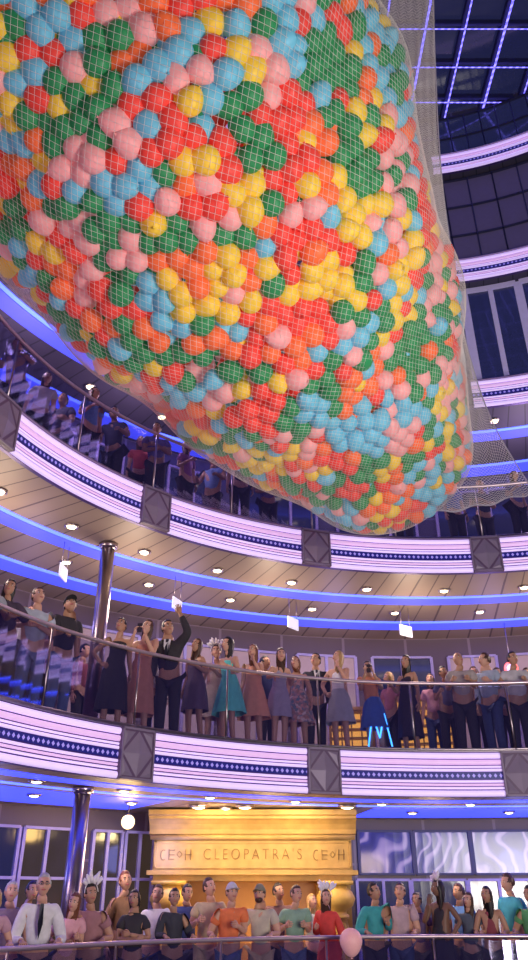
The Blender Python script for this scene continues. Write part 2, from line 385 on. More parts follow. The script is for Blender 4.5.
def build_person(D):
    k = D['k']; f = D['f']; fl = D['fz']; ln = D['ln']
    t = find_t(D['px'], D['off'], fl+1.5); x, y, _ = P(t, D['off'])
    rz = math.atan2(-x, y)+math.radians(D['turn']+(random.uniform(-32, 32) if D['off'] > .7 else random.uniform(-12, 12)))
    root = empty('person', (x, y, fl), rz); tag(root, D['label'], 'person')
    mb = MB(); mb.add(*RES[D['body']])
    R_ = Euler((math.radians(-D['tilt']+random.uniform(-6, 6)), math.radians(random.uniform(-8, 8)), math.radians(random.uniform(-35, 35)))).to_matrix()
    hk = k*(.97 if f else 1.02); piv = Vector((D['sway']*k, (-.005-ln*1.1)*k, 1.50*k))
    def hx(p): return tuple(piv+R_ @ (Vector((p[0], p[1]-.01, p[2]+.105))*hk))
    head_add(mb, hx, f)
    for s in (-1, 1):
        sh, e, w, dr, th, n, cu = D['A'][s]; hand_mesh(mb, tuple(c*k for c in w), dr, th, n, cu, k*(.93 if f else 1.03))
    sc = SKIN[D['skin']]
    mb.build('body', [mat('skin '+D['skin'], sc, .5, var=.06), m_eye, m_iris, m_lips], root)
    c1, c2 = D['c1'], D['c2']
    M1 = m_floral if c1 == 'floral' else cloth(c1); M2 = m_floral if c2 == 'floral' else cloth(c2)
    tb = MB()
    if 'topjob' in D: tb.add(*RES[D['topjob']])
    tn = {'tee': 't_shirt', 'long': 'shirt', 'suit': 'jacket', 'tank': 'tank_top', 'dress': 'dress', 'longdress': 'dress'}[D['top']]
    def skirt(m, hem, flare, z0=1.10):
        V = []; F_ = []; n = 36; rings = 9; r0 = D['R'][1]+.012
        for i in range(rings):
            q = i/(rings-1); z = z0+(hem-z0)*q
            h = D['R'][0]+.035
            rr = r0+(h-r0)*min(1, q/.3) if q < .3 else h+(flare)*(q-.3)/.7
            for j in range(n):
                a = 2*math.pi*j/n; g = 1+.07*q*math.cos(a*8+q)+.03*q*math.sin(a*3)
                V.append((rr*g*math.cos(a)*k, rr*g*.80*math.sin(a)*k, z*k))
        for i in range(rings-1):
            for j in range(n): F_.append((i*n+j, i*n+(j+1) % n, (i+1)*n+(j+1) % n, (i+1)*n+j))
        m.add(V, F_)
    if 'dress' in D['top']: skirt(tb, .34 if 'maxi' in D['extra'] else random.uniform(.50, .58), .10 if 'flare' in D['extra'] else .045)
    tb.build(tn, M1, root)
    if 'botjob' in D:
        bb = MB(); bb.add(*RES[D['botjob']]); bb.build(D['botk'], M2, root)
    elif D['botk'] == 'skirt':
        bb = MB(); skirt(bb, .52, .07, 1.06); bb.build('skirt', M2, root)
    if D['top'] == 'suit' or 'tie' in D['extra']:
        pf = MB(); sx = D['sway']*k; q_ = lambda y, w: (y-ln*w)*k
        if D['top'] == 'suit':
            pf.add([(sx-.05*k, q_(-.095, 1), 1.42*k), (sx+.05*k, q_(-.095, 1), 1.42*k), (sx+.045*k, q_(-.158, .7), 1.30*k), (sx, q_(-.150, .3), 1.12*k), (sx-.045*k, q_(-.158, .7), 1.30*k), (sx, -.10*k, 1.25*k)], [(0, 1, 2, 3, 4), (0, 4, 5), (1, 5, 2), (2, 5, 3), (3, 5, 4)])
            pf.build('shirt_front', mat('white shirt cotton', (.75, .74, .78), .8), root, smooth=False)
        tm = MB(); tm.add([(sx-.02*k, q_(-.105, 1), 1.42*k), (sx+.02*k, q_(-.105, 1), 1.42*k), (sx+.03*k, q_(-.172, .6), 1.22*k), (sx, q_(-.160, .2), 1.05*k), (sx-.03*k, q_(-.172, .6), 1.22*k), (sx, -.09*k, 1.2*k)], [(0, 1, 2, 3, 4), (0, 4, 5), (1, 5, 2), (2, 5, 3), (3, 5, 4)])
        tm.build('tie', mat('dark tie silk', (.02, .02, .04), .4), root, smooth=False)
    for s in (-1, 1):
        an = D['Lg'][s][2]; sm = MB()
        def sx_(p):
            return ((an[0]+p[0]+s*.008)*k, (an[1]+p[1]-.055)*k, max(0, .04+p[2])*k)
        sm.ell((0, 0, 0), (.045, .135, .055), 12, 8, 0, sx_)
        sm.build('shoe', mat('black shoe leather', (.03, .025, .03), .35) if not f else mat('tan shoe leather', (.25, .14, .08), .4), root)
    if D['hair'] != 'bald':
        hb = MB(); hair_mesh(hb, hx, D['hair']); hb.build('hair', mat('hair '+D['hc'], HAIR[D['hc']], .45, var=.4, scale=60, bump=.5), root)
    ex = D['extra']
    if 'cap' in ex:
        cb = MB(); cm = cloth((.02, .02, .025)) if 'blackcap' in ex else cloth((.6, .58, .58)) if 'whitecap' in ex else cloth((.25, .24, .15))
        cb.ell((0, 0, 0), (1, 1, 1), 20, 12, 0, lambda p: hx((p[0]*.089, p[1]*.108+.008, max(.035, p[2]*.135+.01) if p[2] > -.2 else .035)))
        cb.ell((0, 0, 0), (1, 1, 1), 16, 6, 0, lambda p: hx((p[0]*.072, p[1]*.075-.10, p[2]*.006+.045-abs(p[0])*.012)))
        cb.build('cap', cm, root)
    if 'feather' in ex:
        fb = MB()
        fb.tube([hx((.092*math.cos(a), -.03, .015+.125*math.sin(a))) for a in [math.pi*i/12 for i in range(13)]], .006, 6)
        for i in range(9):
            a = math.radians(-42+84*i/8+random.uniform(-6, 6)); tip = random.uniform(.19, .27)
            pts = [hx((math.sin(a)*r+random.uniform(-.012, .012), -.04+random.uniform(-.02, .02), math.cos(a)*r+.01)) for r in (.11, .11+(tip-.11)*.4, .11+(tip-.11)*.75, tip)]
            fb.tube(pts, [.010, .026, .024, .008], 6)
        fb.build('feather_headband', mat('white feathers', (.85, .8, .85), .9, var=.1, scale=80, bump=.6), root)
    if 'beard' in ex:
        b = MB(); b.ell((0, -.045, -.075), (.058, .052, .042), 14, 8, 0, hx); b.build('beard', mat('hair '+D['hc'], HAIR[D['hc']], .45), root)
    if 'glasses' in ex:
        b = MB()
        for s in (-1, 1):
            b.tube([hx((s*.031+.02*math.cos(a), -.098, .010+.016*math.sin(a))) for a in [2*math.pi*i/12 for i in range(13)]], .0025, 4, cap=False)
            b.tube([hx((s*.051, -.097, .012)), hx((s*.08, .0, .012))], .0025, 4)
        b.tube([hx((-.011, -.099, .012)), hx((.011, -.099, .012))], .0025, 4); b.build('glasses', m_dark, root)
    if 'phone' in ex:
        M = Matrix.Translation((x, y, fl)) @ Matrix.Rotation(rz, 4, 'Z')
        p = M @ Vector((0, -.325*k, 1.50*k))
        HELD.append((p, rz, D['label']))
# colours
BK = (.03, .026, .036); WH = (.76, .74, .76); GR = (.34, .36, .42); NV = (.05, .08, .20); JN = (.10, .15, .30); TQ = (.14, .72, .64); PE = (.86, .38, .23); PK = (.74, .38, .44)
RD = (.66, .06, .05); OR = (.82, .20, .07); KH = (.54, .43, .27); TL = (.05, .36, .37); GN = (.12, .38, .14); MR = (.26, .05, .07); BR = (.26, .14, .07); BL = (.14, .32, .66)
F1, F2, F3 = 0.0, 3.57, 7.37
d2 = ('down', 'down')
L2P = [
 (-12, .6, 1.74, 20, ('down', 'rail'), 10, 'm', 'm', 'short', 'black', 'tee', 'trousers', GR, BK, '', 'person in a grey shirt cut off by the left edge on the middle balcony'),
 (12, .5, 1.70, -20, ('rail', 'rail'), 5, 'f', 'm', 'long', 'black', 'long', 'trousers', (.07, .05, .09), BK, '', 'woman with long black hair in dark top at left end of middle balcony rail'),
 (38, .5, 1.72, 10, ('rail', 'fold'), 15, 'm', 'l', 'short', 'brown', 'tee', 'trousers', (.42, .46, .56), JN, '', 'man in pale blue grey shirt leaning on middle rail beside man in black cap'),
 (66, .5, 1.76, 25, ('rail', 'down'), 25, 'm', 'm', 'short', 'black', 'tee', 'trousers', BK, JN, 'blackcap', 'man in black cap and black shirt looking up by the middle deck column'),
 (118, .5, 1.70, 10, ('hip', 'down'), 10, 'f', 'm', 'bun', 'black', 'dress', 'none', BK, BK, 'maxi', 'woman in long black dress with hair in a bun right of the middle deck column'),
 (143, .5, 1.76, -15, ('phone', 'phone'), 12, 'f', 'l', 'long', 'brown', 'dress', 'none', (.58, .26, .18), BK, 'maxi phone', 'woman in long rust brown dress raising her hands by the suited man'),
 (171, .5, 1.84, -10, ('down', 'up'), 12, 'm', 'm', 'short', 'black', 'suit', 'trousers', BK, BK, '', 'man in black suit and tie with one arm raised on middle balcony'),
 (197, .5, 1.66, -50, ('down', 'bent'), 10, 'f', 'm', 'long', 'brown', 'dress', 'none', (.12, .08, .13), BK, '', 'woman in short dark dress turned left between suited man and turquoise dress'),
 (216, .95, 1.74, -30, ('bent', 'down'), 10, 'f', 'l', 'bun', 'brown', 'dress', 'none', (.68, .54, .45), BK, 'feather', 'woman in beige dress and white hair ornament behind the turquoise dress'),
 (230, .42, 1.74, -55, ('bent', 'bent'), 8, 'f', 'l', 'long', 'black', 'dress', 'none', TQ, BK, 'flare', 'woman in short turquoise dress facing left on middle balcony'),
 (254, .5, 1.70, -20, ('down', 'face'), 10, 'f', 'l', 'long', 'auburn', 'dress', 'none', PE, BK, 'flare', 'woman in peach dress standing right of the turquoise dress'),
 (279, .5, 1.66, 15, ('rail', 'bent'), 10, 'f', 'l', 'long', 'brown', 'dress', 'none', (.42, .38, .50), BK, '', 'woman in lilac grey dress with one hand on middle balcony rail'),
 (298, .62, 1.62, -10, ('down', 'down'), 8, 'f', 'l', 'bob', 'auburn', 'dress', 'none', 'floral', BK, 'flare', 'woman in multicolour print dress beside the man in dark suit'),
 (314, .95, 1.78, 10, ('down', 'down'), 10, 'm', 'm', 'short', 'black', 'suit', 'trousers', (.04, .04, .06), BK, '', 'man in dark suit behind woman in white top and grey skirt'),
 (338, .42, 1.72, -15, ('hip', 'face'), 12, 'f', 'l', 'long', 'blonde', 'tank', 'skirt', WH, (.42, .42, .46), '', 'fair haired woman in white top and grey skirt on middle balcony'),
 (371, .6, 1.62, 5, ('phone', 'phone'), 8, 'f', 'm', 'bun', 'black', 'tee', 'skirt', (.68, .28, .14), (.06, .15, .52), 'phone', 'woman in orange top and blue skirt holding up a phone'),
 (405, .5, 1.70, -35, ('bent', 'down'), 10, 'f', 'm', 'long', 'black', 'dress', 'none', (.03, .02, .04), BK, 'maxi', 'woman in long black dress right of the woman in orange top'),
 (460, .5, 1.76, -10, ('bent', 'bent'), 12, 'm', 'm', 'bald', 'black', 'tee', 'trousers', (.40, .35, .34), BK, '', 'bald man in taupe shirt at the right part of middle balcony'),
 (487, .6, 1.76, -20, ('down', 'bent'), 10, 'm', 'l', 'short', 'brown', 'long', 'trousers', (.34, .40, .52), NV, '', 'man in blue grey long sleeved shirt right of the bald man'),
 (512, .5, 1.72, 5, ('rail', 'bent'), 10, 'm', 'm', 'short', 'black', 'tee', 'trousers', (.52, .50, .53), BK, 'stout', 'stout man in light grey t-shirt at right end of middle balcony'),
 (432, 1.4, 1.62, -30, d2, 5, 'f', 'l', 'long', 'brown', 'tee', 'trousers', PK, NV, '', 'woman in pink shirt standing back near the wooden lattice rack'),
 (84, 2.1, 1.70, 30, d2, 5, 'm', 'l', 'short', 'black', 'long', 'trousers', MR, BK, '', 'man in maroon shirt standing well behind the middle deck column'),
 (526, 1.3, 1.66, -30, d2, 5, 'f', 'l', 'bob', 'brown', 'tee', 'trousers', (.15, .35, .2), BK, '', 'woman in green shirt in second row at right end of middle balcony'),
 (26, 1.3, 1.78, 10, d2, 12, 'm', 'l', 'short', 'brown', 'tee', 'trousers', (.6, .56, .56), BK, '', 'tall man in pale shirt in second row between the two leftmost rail figures'),
 (52, 1.3, 1.66, 20, d2, 10, 'f', 'l', 'long', 'auburn', 'tee', 'trousers', (.6, .32, .3), BK, '', 'auburn haired woman in rose shirt in second row behind the black cap'),
 (157, 1.3, 1.70, -10, ('bent', 'down'), 8, 'm', 'l', 'short', 'brown', 'long', 'trousers', (.66, .62, .62), BK, '', 'man in white shirt in second row left of the suited man'),
 (266, 1.3, 1.74, 20, d2, 10, 'm', 'm', 'short', 'black', 'tee', 'trousers', NV, BK, '', 'man in navy shirt in second row between peach and lilac dresses'),
 (389, 1.3, 1.62, -10, d2, 8, 'f', 'l', 'bob', 'blonde', 'tee', 'trousers', (.6, .22, .26), BK, '', 'blonde woman in berry shirt in second row behind the orange top'),
 (445, 1.0, 1.66, 20, ('bent', 'down'), 8, 'f', 'm', 'bun', 'black', 'tee', 'trousers', (.14, .14, .26), BK, '', 'woman with bun in dark blue shirt just left of the bald man'),
 (474, 1.3, 1.70, -20, d2, 8, 'm', 'l', 'short', 'brown', 'tee', 'trousers', (.5, .24, .14), BK, '', 'man in rusty shirt in second row between bald man and blue grey shirt'),
 (500, 1.3, 1.68, 10, ('face', 'down'), 8, 'f', 'l', 'long', 'brown', 'tee', 'trousers', (.66, .5, .54), BK, '', 'woman with hand at her face in second row left of the stout man'),
 (542, .7, 1.74, -20, ('rail', 'bent'), 8, 'm', 'm', 'short', 'black', 'tee', 'trousers', (.1, .14, .3), BK, '', 'man in dark blue shirt cut off by right edge on middle balcony'),
]
for a in L2P: plan(2, F2, *a)
L1P = [
 (-6, .5, 1.66, 15, ('rail', 'rail'), 10, 'f', 'l', 'bob', 'blonde', 'tee', 'trousers', (.56, .32, .38), NV, '', 'woman in dusty pink top cut off by lower left edge of photo'),
 (13, .95, 1.72, 10, d2, 12, 'm', 'l', 'short', 'grey', 'tee', 'trousers', (.28, .20, .22), BK, '', 'grey haired man in dark taupe shirt left of man in white shirt and tie'),
 (42, .42, 1.80, 12, ('rail', 'rail'), 5, 'm', 'l', 'short', 'grey', 'long', 'trousers', WH, BK, 'tie glasses', 'older man in white shirt, dark tie and glasses at the bottom rail'),
 (94, .42, 1.70, 0, ('rail', 'rail'), 10, 'm', 'm', 'short', 'black', 'tee', 'trousers', (.38, .18, .20), BK, 'feather', 'man in dull rose shirt with white feather headband at bottom rail'),
 (123, 1.3, 1.88, 5, d2, 10, 'm', 'm', 'short', 'auburn', 'long', 'trousers', BR, BR, '', 'tall person in brown standing behind woman in black top, bottom deck'),
 (136, .42, 1.64, 10, ('fold', 'fold'), 5, 'f', 'm', 'bob', 'black', 'tee', 'trousers', BK, BK, '', 'woman in black top with folded arms at bottom rail'),
 (154, 1.0, 1.70, -10, d2, 10, 'm', 'l', 'short', 'brown', 'tee', 'trousers', WH, NV, '', 'man in white t-shirt half hidden behind woman in black top'),
 (175, .42, 1.66, 20, ('rail', 'rail'), 5, 'f', 'm', 'short', 'black', 'long', 'trousers', (.04, .04, .06), BK, '', 'person in black long sleeves leaning on bottom rail left of orange shirt'),
 (208, .95, 1.80, 15, ('bent', 'down'), 10, 'm', 'l', 'short', 'brown', 'tee', 'trousers', KH, KH, '', 'man in khaki shirt standing behind man in orange shirt'),
 (229, .45, 1.72, 5, ('rail', 'bent'), 8, 'm', 'l', 'short', 'brown', 'tee', 'trousers', OR, JN, 'whitecap', 'man in orange shirt and light cap at bottom rail'),
 (261, .42, 1.70, -5, ('rail', 'rail'), 5, 'm', 'l', 'short', 'brown', 'tee', 'trousers', (.56, .50, .40), KH, 'olivecap beard', 'bearded man in olive cap and sand shirt at bottom rail'),
 (293, .6, 1.70, 10, ('bent', 'bent'), 10, 'm', 'l', 'short', 'brown', 'tee', 'trousers', (.24, .40, .30), JN, '', 'man in grey green shirt left of woman in red dress'),
 (328, .50, 1.66, -5, ('bent', 'down'), 8, 'f', 'l', 'long', 'brown', 'longdress', 'none', RD, BK, 'feather', 'woman in red long sleeved dress and white feather headband'),
 (372, .50, 1.74, 10, ('rail', 'bent'), 10, 'm', 'm', 'short', 'black', 'long', 'trousers', TL, BK, '', 'man in teal long sleeved shirt at bottom rail'),
 (398, .62, 1.74, -5, ('down', 'rail'), 10, 'm', 'l', 'short', 'brown', 'tee', 'trousers', (.54, .37, .42), NV, '', 'man in pinkish grey t-shirt right of the man in teal shirt'),
 (438, .55, 1.80, -30, ('face', 'hip'), 5, 'f', 'd', 'long', 'black', 'dress', 'none', BK, BK, 'feather maxi', 'woman in black dress with tall white feather headband, bottom deck'),
 (488, .45, 1.70, -10, ('rail', 'rail'), 5, 'f', 'm', 'long', 'black', 'tank', 'trousers', MR, BK, '', 'woman with long black hair in maroon top at bottom rail'),
 (511, .90, 1.88, -20, d2, 5, 'm', 'l', 'short', 'brown', 'tee', 'trousers', (.06, .42, .50), BK, '', 'tall man in turquoise blue shirt near right edge of bottom deck'),
 (529, .45, 1.70, -10, ('rail', 'rail'), 5, 'm', 'm', 'short', 'black', 'tee', 'trousers', GN, BK, '', 'man in green shirt cut off by right edge at bottom rail'),
 (69, .46, 1.60, 0, ('rail', 'bent'), 5, 'f', 'l', 'long', 'auburn', 'tee', 'trousers', PK, BK, '', 'auburn haired woman in pink shirt between the tie and the feather headband'),
 (188, 1.6, 1.72, 0, d2, 5, 'm', 'm', 'short', 'black', 'tee', 'trousers', NV, BK, '', 'man in navy shirt in back row below the golden facade'),
 (458, 1.3, 1.74, 0, d2, 5, 'm', 'm', 'short', 'brown', 'tee', 'trousers', BL, BK, '', 'man in bright blue shirt in back row right of the black dress'),
 (27, 1.6, 1.74, 0, d2, 5, 'm', 'm', 'short', 'black', 'tee', 'trousers', (.1, .1, .14), BK, '', 'dark haired man in black shirt in back row left of the white shirt'),
 (277, 1.4, 1.74, -10, d2, 8, 'm', 'm', 'short', 'black', 'tee', 'trousers', (.2, .1, .1), BK, '', 'man in dark brown shirt in back row right of the olive cap'),
 (311, 1.5, 1.60, 0, d2, 8, 'f', 'l', 'long', 'blonde', 'tee', 'trousers', (.4, .42, .45), BK, '', 'blonde woman in grey shirt in back row left of the red dress'),
 (418, 1.0, 1.62, 10, ('bent', 'down'), 8, 'f', 'm', 'bun', 'black', 'tee', 'trousers', (.12, .07, .17), BK, '', 'woman with bun in dark purple shirt left of the tall feather headband'),
 (467, .6, 1.62, 0, ('rail', 'rail'), 8, 'f', 'l', 'long', 'brown', 'tee', 'trousers', (.09, .11, .16), BK, '', 'woman in charcoal shirt at bottom rail left of the maroon top'),
]
for a in L1P: plan(1, F1, *a)
tops3 = [((.20, .17, .38), 'violet grey'), ((.05, .05, .1), 'black'), ((.6, .09, .09), 'dark red'), ((.18, .30, .58), 'steel blue'), ((.6, .56, .6), 'pale grey'), ((.40, .16, .36), 'plum')]
L3X = [(22, 0), (44, 4), (62, 1), (92, 3), (116, 1), (142, 2), (158, 0), (187, 5), (213, 3), (240, 1), (268, 0), (372, 1), (400, 5), (452, 3), (480, 1), (512, 0)]
place3 = ['nearest the left edge', 'left of the balloon net foot', 'just left of the curved fascia bend', 'third group from the left', 'under the left flank of the net', 'beside the ceiling spot', 'left of the fascia medallion', 'above the second medallion', 'right of the second medallion', 'under the middle of the net', 'below the net tail', 'right of the middle medallion', 'below the lowest balloons', 'under the net corner', 'near the right medallion', 'nearest the right edge']
for i, (px, c) in enumerate(L3X):
    fm = i % 2; plan(3, F3, px, .5+.25*(i % 3), 1.70+.03*(i % 5), [-20, 15, 0, 30][i % 4], [('rail', 'rail'), d2, ('fold', 'fold'), ('bent', 'down')][i % 4], 5, 'f' if fm else 'm', 'ml'[i % 2], 'long' if fm else 'short', ['black', 'brown'][i % 2], 'tee', 'trousers', tops3[c][0], BK, '', '%s in %s shirt on the dim upper balcony, %s' % ('woman' if fm else 'man', tops3[c][1], place3[i]))
run_jobs()
for D in PEOPLE: build_person(D)
for i, (p, rz, lab) in enumerate(HELD):
    mb = MB(); mb.box((-.036, -.004, -.072), (.036, .004, .072), 0); mb.box((-.032, .004, -.066), (.032, .0052, .066), 1)
    o = mb.build('phone', [m_dark, m_blue2], None, False, loc=p); o.rotation_euler = (0, 0, rz); tag(o, 'small dark phone held up by the ' + ' '.join(lab.split()[:7]), 'phone')
# ------------------------------------------------------------ BALCONIES
ZB = [2.94, 6.74, 10.54, 14.34, 18.14]; LO = [0, 0, .3, .6, .6]; BH = .68
MED = [56, 82.6, 109, 135.6, 163.2, 189]
deckname = ['middle', 'upper', 'third', 'fourth', 'top']
rings = [(.625, .045, m_strip), (.525, .040, m_strip2), (.455, .016, m_strip), (.405, .022, m_strip), (.235, .020, m_strip), (.185, .018, m_strip2), (.135, .018, m_strip), (.055, .045, m_strip)]
def medallion(t, off, zb, deck):
    x, y, _ = P(t, off-.075); a = math.radians(t)
    nx, ny = math.cos(a)/(RX), math.sin(a)/(RY); rz = math.atan2(-nx, ny)
    root = empty('medallion', (x, y, zb+.34), rz); tag(root, 'square faceted dark medallion on the %s balcony fascia' % deck, 'medallion', 'medallions along the %s fascia' % deck)
    s = .27; h = .34
    mb = MB(); mb.box((-s, -.01, -h), (s, .06, h)); mb.build('plate', m_plum, root, False)
    mb = MB()
    for (x0, x1, z0, z1) in ((-s, s, h-.03, h), (-s, s, -h, -h+.03), (-s, -s+.025, -h, h), (s-.025, s, -h, h)): mb.box((x0, -.03, z0), (x1, 0, z1))
    mb.build('rim', m_silver, root, False)
    mb = MB(); mb.add([(0, -.01, h-.04), (s-.03, -.01, 0), (0, -.01, -h+.04), (-s+.03, -.01, 0), (0, -.05, 0)], [(0, 1, 4), (1, 2, 4), (2, 3, 4), (3, 0, 4)])
    for sx in (-1, 1):
        for sz in (-1, 1): mb.add([(sx*.235, -.012, sz*.29), (sx*.235, -.012, sz*.06), (sx*.06, -.012, sz*.29), (sx*.2, -.03, sz*.24)], [(0, 1, 3), (1, 2, 3), (2, 0, 3)])
    mb.build('facets', m_silver, root, False)
def railing(zt, off, hgt, deck):
    root = empty('balcony_railing', P(110, off, zt))
    tag(root, 'curved clear glass railing along the edge of the %s balcony' % deck, 'railing')
    parts = []
    ts = [MED[0]-26.6+13.3*i for i in range(0, 13)]
    for i in range(len(ts)-1):
        a, b = ts[i]+.25, ts[i+1]-.25
        parts.append(sweep('glass_panel', [(off+.02, zt+.03), (off+.02, zt+hgt-.05), (off+.035, zt+hgt-.05), (off+.035, zt+.03)], a, b, 8, m_glass))
    for t in ts:
        x, y, _ = P(t, off+.03); mb = MB(); mb.tube([(x, y, zt-.02), (x, y, zt+hgt)], .016, 8); mb.lathe([(.035, 0), (.035, .03), (.02, .04)], 10, (x, y, zt-.01)); parts.append(mb.build('post', m_chrome))
    mb = MB(); mb.tube([P(ts[0]+(ts[-1]-ts[0])*i/110, off+.03, zt+hgt) for i in range(111)], .028, 8); parts.append(mb.build('handrail', m_rail))
    mb = MB(); mb.tube([P(ts[0]+(ts[-1]-ts[0])*i/110, off+.03, zt+.03) for i in range(111)], .02, 6); parts.append(mb.build('bottom_rail', m_chrome))
    for o in parts: o.parent = root; o.location = -root.location
fl = sweep('floor', [(-.05, -.3), (4.6, -.3), (4.6, 0), (-.05, 0)], T0, T1, 80, m_floor); tag(fl, kind='structure')
railing(0.0, .0, 1.05, 'bottom')
m_blue3 = mat('broad blue ceiling glow', (.08, .08, .6), .5, 0, (.04, .06, .95), 1.9)
tri = 0
for i, zb in enumerate(ZB):
    lo = LO[i]; tri += 1
    b = sweep('trim_%d' % tri, [(lo, zb), (lo+.06, zb-.0), (lo+.06, zb+BH), (lo-.0, zb+BH)], T0, T1, 110, m_fasc); tag(b, kind='structure')
    for z, r, m in rings: sweep('light_strip', halfround(zb+z, r, lo), T0, T1, 110, m, parent=b, smooth=True)
    sweep('chain_stripe', [(lo-.012, zb+.27), (lo-.012, zb+.37)], T0, T1, 110, m_chain, closed=False, parent=b)
    sweep('top_ledge', [(lo-.05, zb+BH), (lo-.05, zb+BH+.02), (lo+.10, zb+BH+.02), (lo+.10, zb+BH)], T0, T1, 110, m_chrome, parent=b)
    f_ = sweep('floor', [(lo+.061, zb+.06), (4.6, zb+.06), (4.6, zb+BH-.05), (lo+.061, zb+BH-.05)], T0, T1, 90, m_floor); tag(f_, kind='structure')
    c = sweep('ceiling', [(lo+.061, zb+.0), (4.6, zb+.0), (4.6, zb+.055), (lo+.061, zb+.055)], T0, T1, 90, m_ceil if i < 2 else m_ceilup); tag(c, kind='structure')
    if i < 3:
        for (o0, w, m) in (((1.22, .09, m_blue), (1.33, .34, m_blue2), (2.75, .09, m_blue), (2.86, .44, m_blue2)) if i else ((.40, .35, m_blue3), (1.30, .14, m_blue))):  # wide bands are ceiling glow put into emissive sheets beside the narrow strips
            sweep('cove_light_and_glow', [(o0, zb-.012), (o0+w, zb-.012), (o0+w, zb-.001), (o0, zb-.001)], T0, T1, 90, m, parent=c)
    if i == 0:
        for ta, tb in ((T0, find_t(362, 2.6, 2.9)), (find_t(146, 2.6, 2.9), T1)):
            sweep('cove_light_and_glow', [(1.7, zb-.012), (3.4, zb-.012), (3.4, zb-.001), (1.7, zb-.001)], ta, tb, 40, m_blue3, parent=c)  # blue wash of light on the ceiling, built as wide glowing sheets
    for t in MED:
        if t < 189: medallion(t, lo, zb, deckname[i])
    if i < 2: railing(zb+BH+.02, lo, 1.10, deckname[i])
def wall(name, off, z0, z1, m): 
    o = sweep(name, [(off, z0), (off, z1), (off+.12, z1), (off+.12, z0)], T0, T1, 90, m); tag(o, kind='structure'); return o
wall('wall_back', 3.9, 0, 2.94, m_wall); wall('wall_back', 4.0, ZB[0]+BH-.05, ZB[1], m_wall); wall('wall_back', 3.4, ZB[1]+BH-.05, ZB[2], m_wallup)
wall('wall_back', .9, ZB[2]+BH-.05, ZB[3], m_wallup); wall('wall_back', .9, ZB[3]+BH-.05, ZB[4], m_wallup); wall('wall_back', .9, ZB[4]+BH-.05, 20.9, m_wallup)
WN = [0]
def window(t0, t1, off, z0, z1, nc, nr, pane=m_pane, frame=m_frame, fw=.05):
    WN[0] += 1
    root = empty('window_%d' % WN[0], P((t0+t1)/2, off, z0)); root['kind'] = 'structure'
    ps = [sweep('pane', [(off-.01, z0+.02), (off-.01, z1-.02), (off-.03, z1-.02), (off-.03, z0+.02)], t0, t1, 6, pane)]
    dt = math.degrees(fw/8.5)
    mb = MB()
    def bar(ta, tb, za, zb_):
        n = max(1, int(abs(tb-ta)/1.5)); 
        for q in range(n):
            a, b = ta+(tb-ta)*q/n, ta+(tb-ta)*(q+1)/n
            v = [P(T, o, z) for T in (a, b) for o in (off-.09, off-.005) for z in (za, zb_)]
            mb.add(v, [(0, 1, 3, 2), (4, 6, 7, 5), (0, 4, 5, 1), (2, 3, 7, 6), (0, 2, 6, 4), (1, 5, 7, 3)])
    for c in range(nc+1):
        T = t0+(t1-t0)*c/nc; bar(T-dt/2, T+dt/2, z0, z1)
    for r in range(nr+1):
        z = z0+(z1-z0)*r/nr; bar(t0, t1, z-fw/2, z+fw/2)
    ps.append(mb.build('window_frame', frame, None, False))
    for o in ps: o.parent = root; o.location = -root.location
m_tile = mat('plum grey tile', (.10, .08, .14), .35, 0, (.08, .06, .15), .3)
for j in range(9):
    a = 42+j*9.2
    window(a, a+8.6, .9, ZB[2]+BH+.1, ZB[3]-.1, 2, 1, fw=.12, frame=m_framel)
    window(a, a+9.2, .9, ZB[3]+BH+.05, ZB[4]-.05, 2, 3, pane=m_tile, fw=.035, frame=m_beam)
    window(a, a+9.2, .9, ZB[4]+BH+.1, 20.6, 3, 2, fw=.03, frame=m_beam)
for j in range(8):
    a = 60+j*13.3; window(a+1, a+11.5, 3.4, ZB[1]+BH+.4, ZB[2]-.4, 3, 1, pane=m_pane)
for j, (a, b) in enumerate(((64, 71), (72, 78), (79.5, 85), (87, 94), (96, 103), (104.5, 111), (113, 120), (122, 130), (133, 142), (145, 155))):
    window(a, b, 4.0, F2+.1, ZB[1]-.45, 2, 1, pane=m_panewarm if j not in (3, 8) else m_pane)
for (pa, pb) in ((358, 412), (414, 470), (472, 535)):
    window(find_t(pb, 3.9, 2.4), find_t(pa, 3.9, 2.4), 3.9, 1.95, 2.72, 1, 1, pane=m_swirl, fw=.04, frame=m_beam)
for (pa, pb) in ((358, 412), (414, 470), (472, 535), (84, 114), (118, 148), (10, 60), (-50, 5)):
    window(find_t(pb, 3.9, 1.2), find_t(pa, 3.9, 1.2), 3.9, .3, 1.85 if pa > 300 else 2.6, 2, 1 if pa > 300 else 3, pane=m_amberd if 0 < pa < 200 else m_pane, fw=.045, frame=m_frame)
for (fz, zt, px, zr, lab) in ((F2, ZB[1], 99, 5.2, 'tall round brushed metal column on the middle balcony at left'), (0, ZB[0], 72, 1.6, 'round brushed metal column on the bottom deck at left')):
    t = find_t(px, 1.0, zr); x, y, _ = P(t, 1.0)
    root = empty('column', (x, y, fz)); tag(root, lab, 'column'); h = zt-fz
    mb = MB(); mb.lathe([(.115, 0), (.115, h)], 28); mb.build('shaft', m_chrome, root)
    mb = MB(); mb.lathe([(.17, 0), (.17, .05), (.13, .09), (.12, .12)], 28); mb.build('base_collar', m_chrome, root)
    mb = MB(); mb.lathe([(.12, h-.10), (.15, h-.06), (.16, h)], 28); mb.build('top_collar', m_chrome, root)
ringm = MB(); ringm.lathe([(.095, 0), (.10, -.02), (.08, -.03), (.072, -.012)], 20); lensm = MB(); lensm.lathe([(.07, -.004), (.06, -.03), (.03, -.04)], 16)
first = None
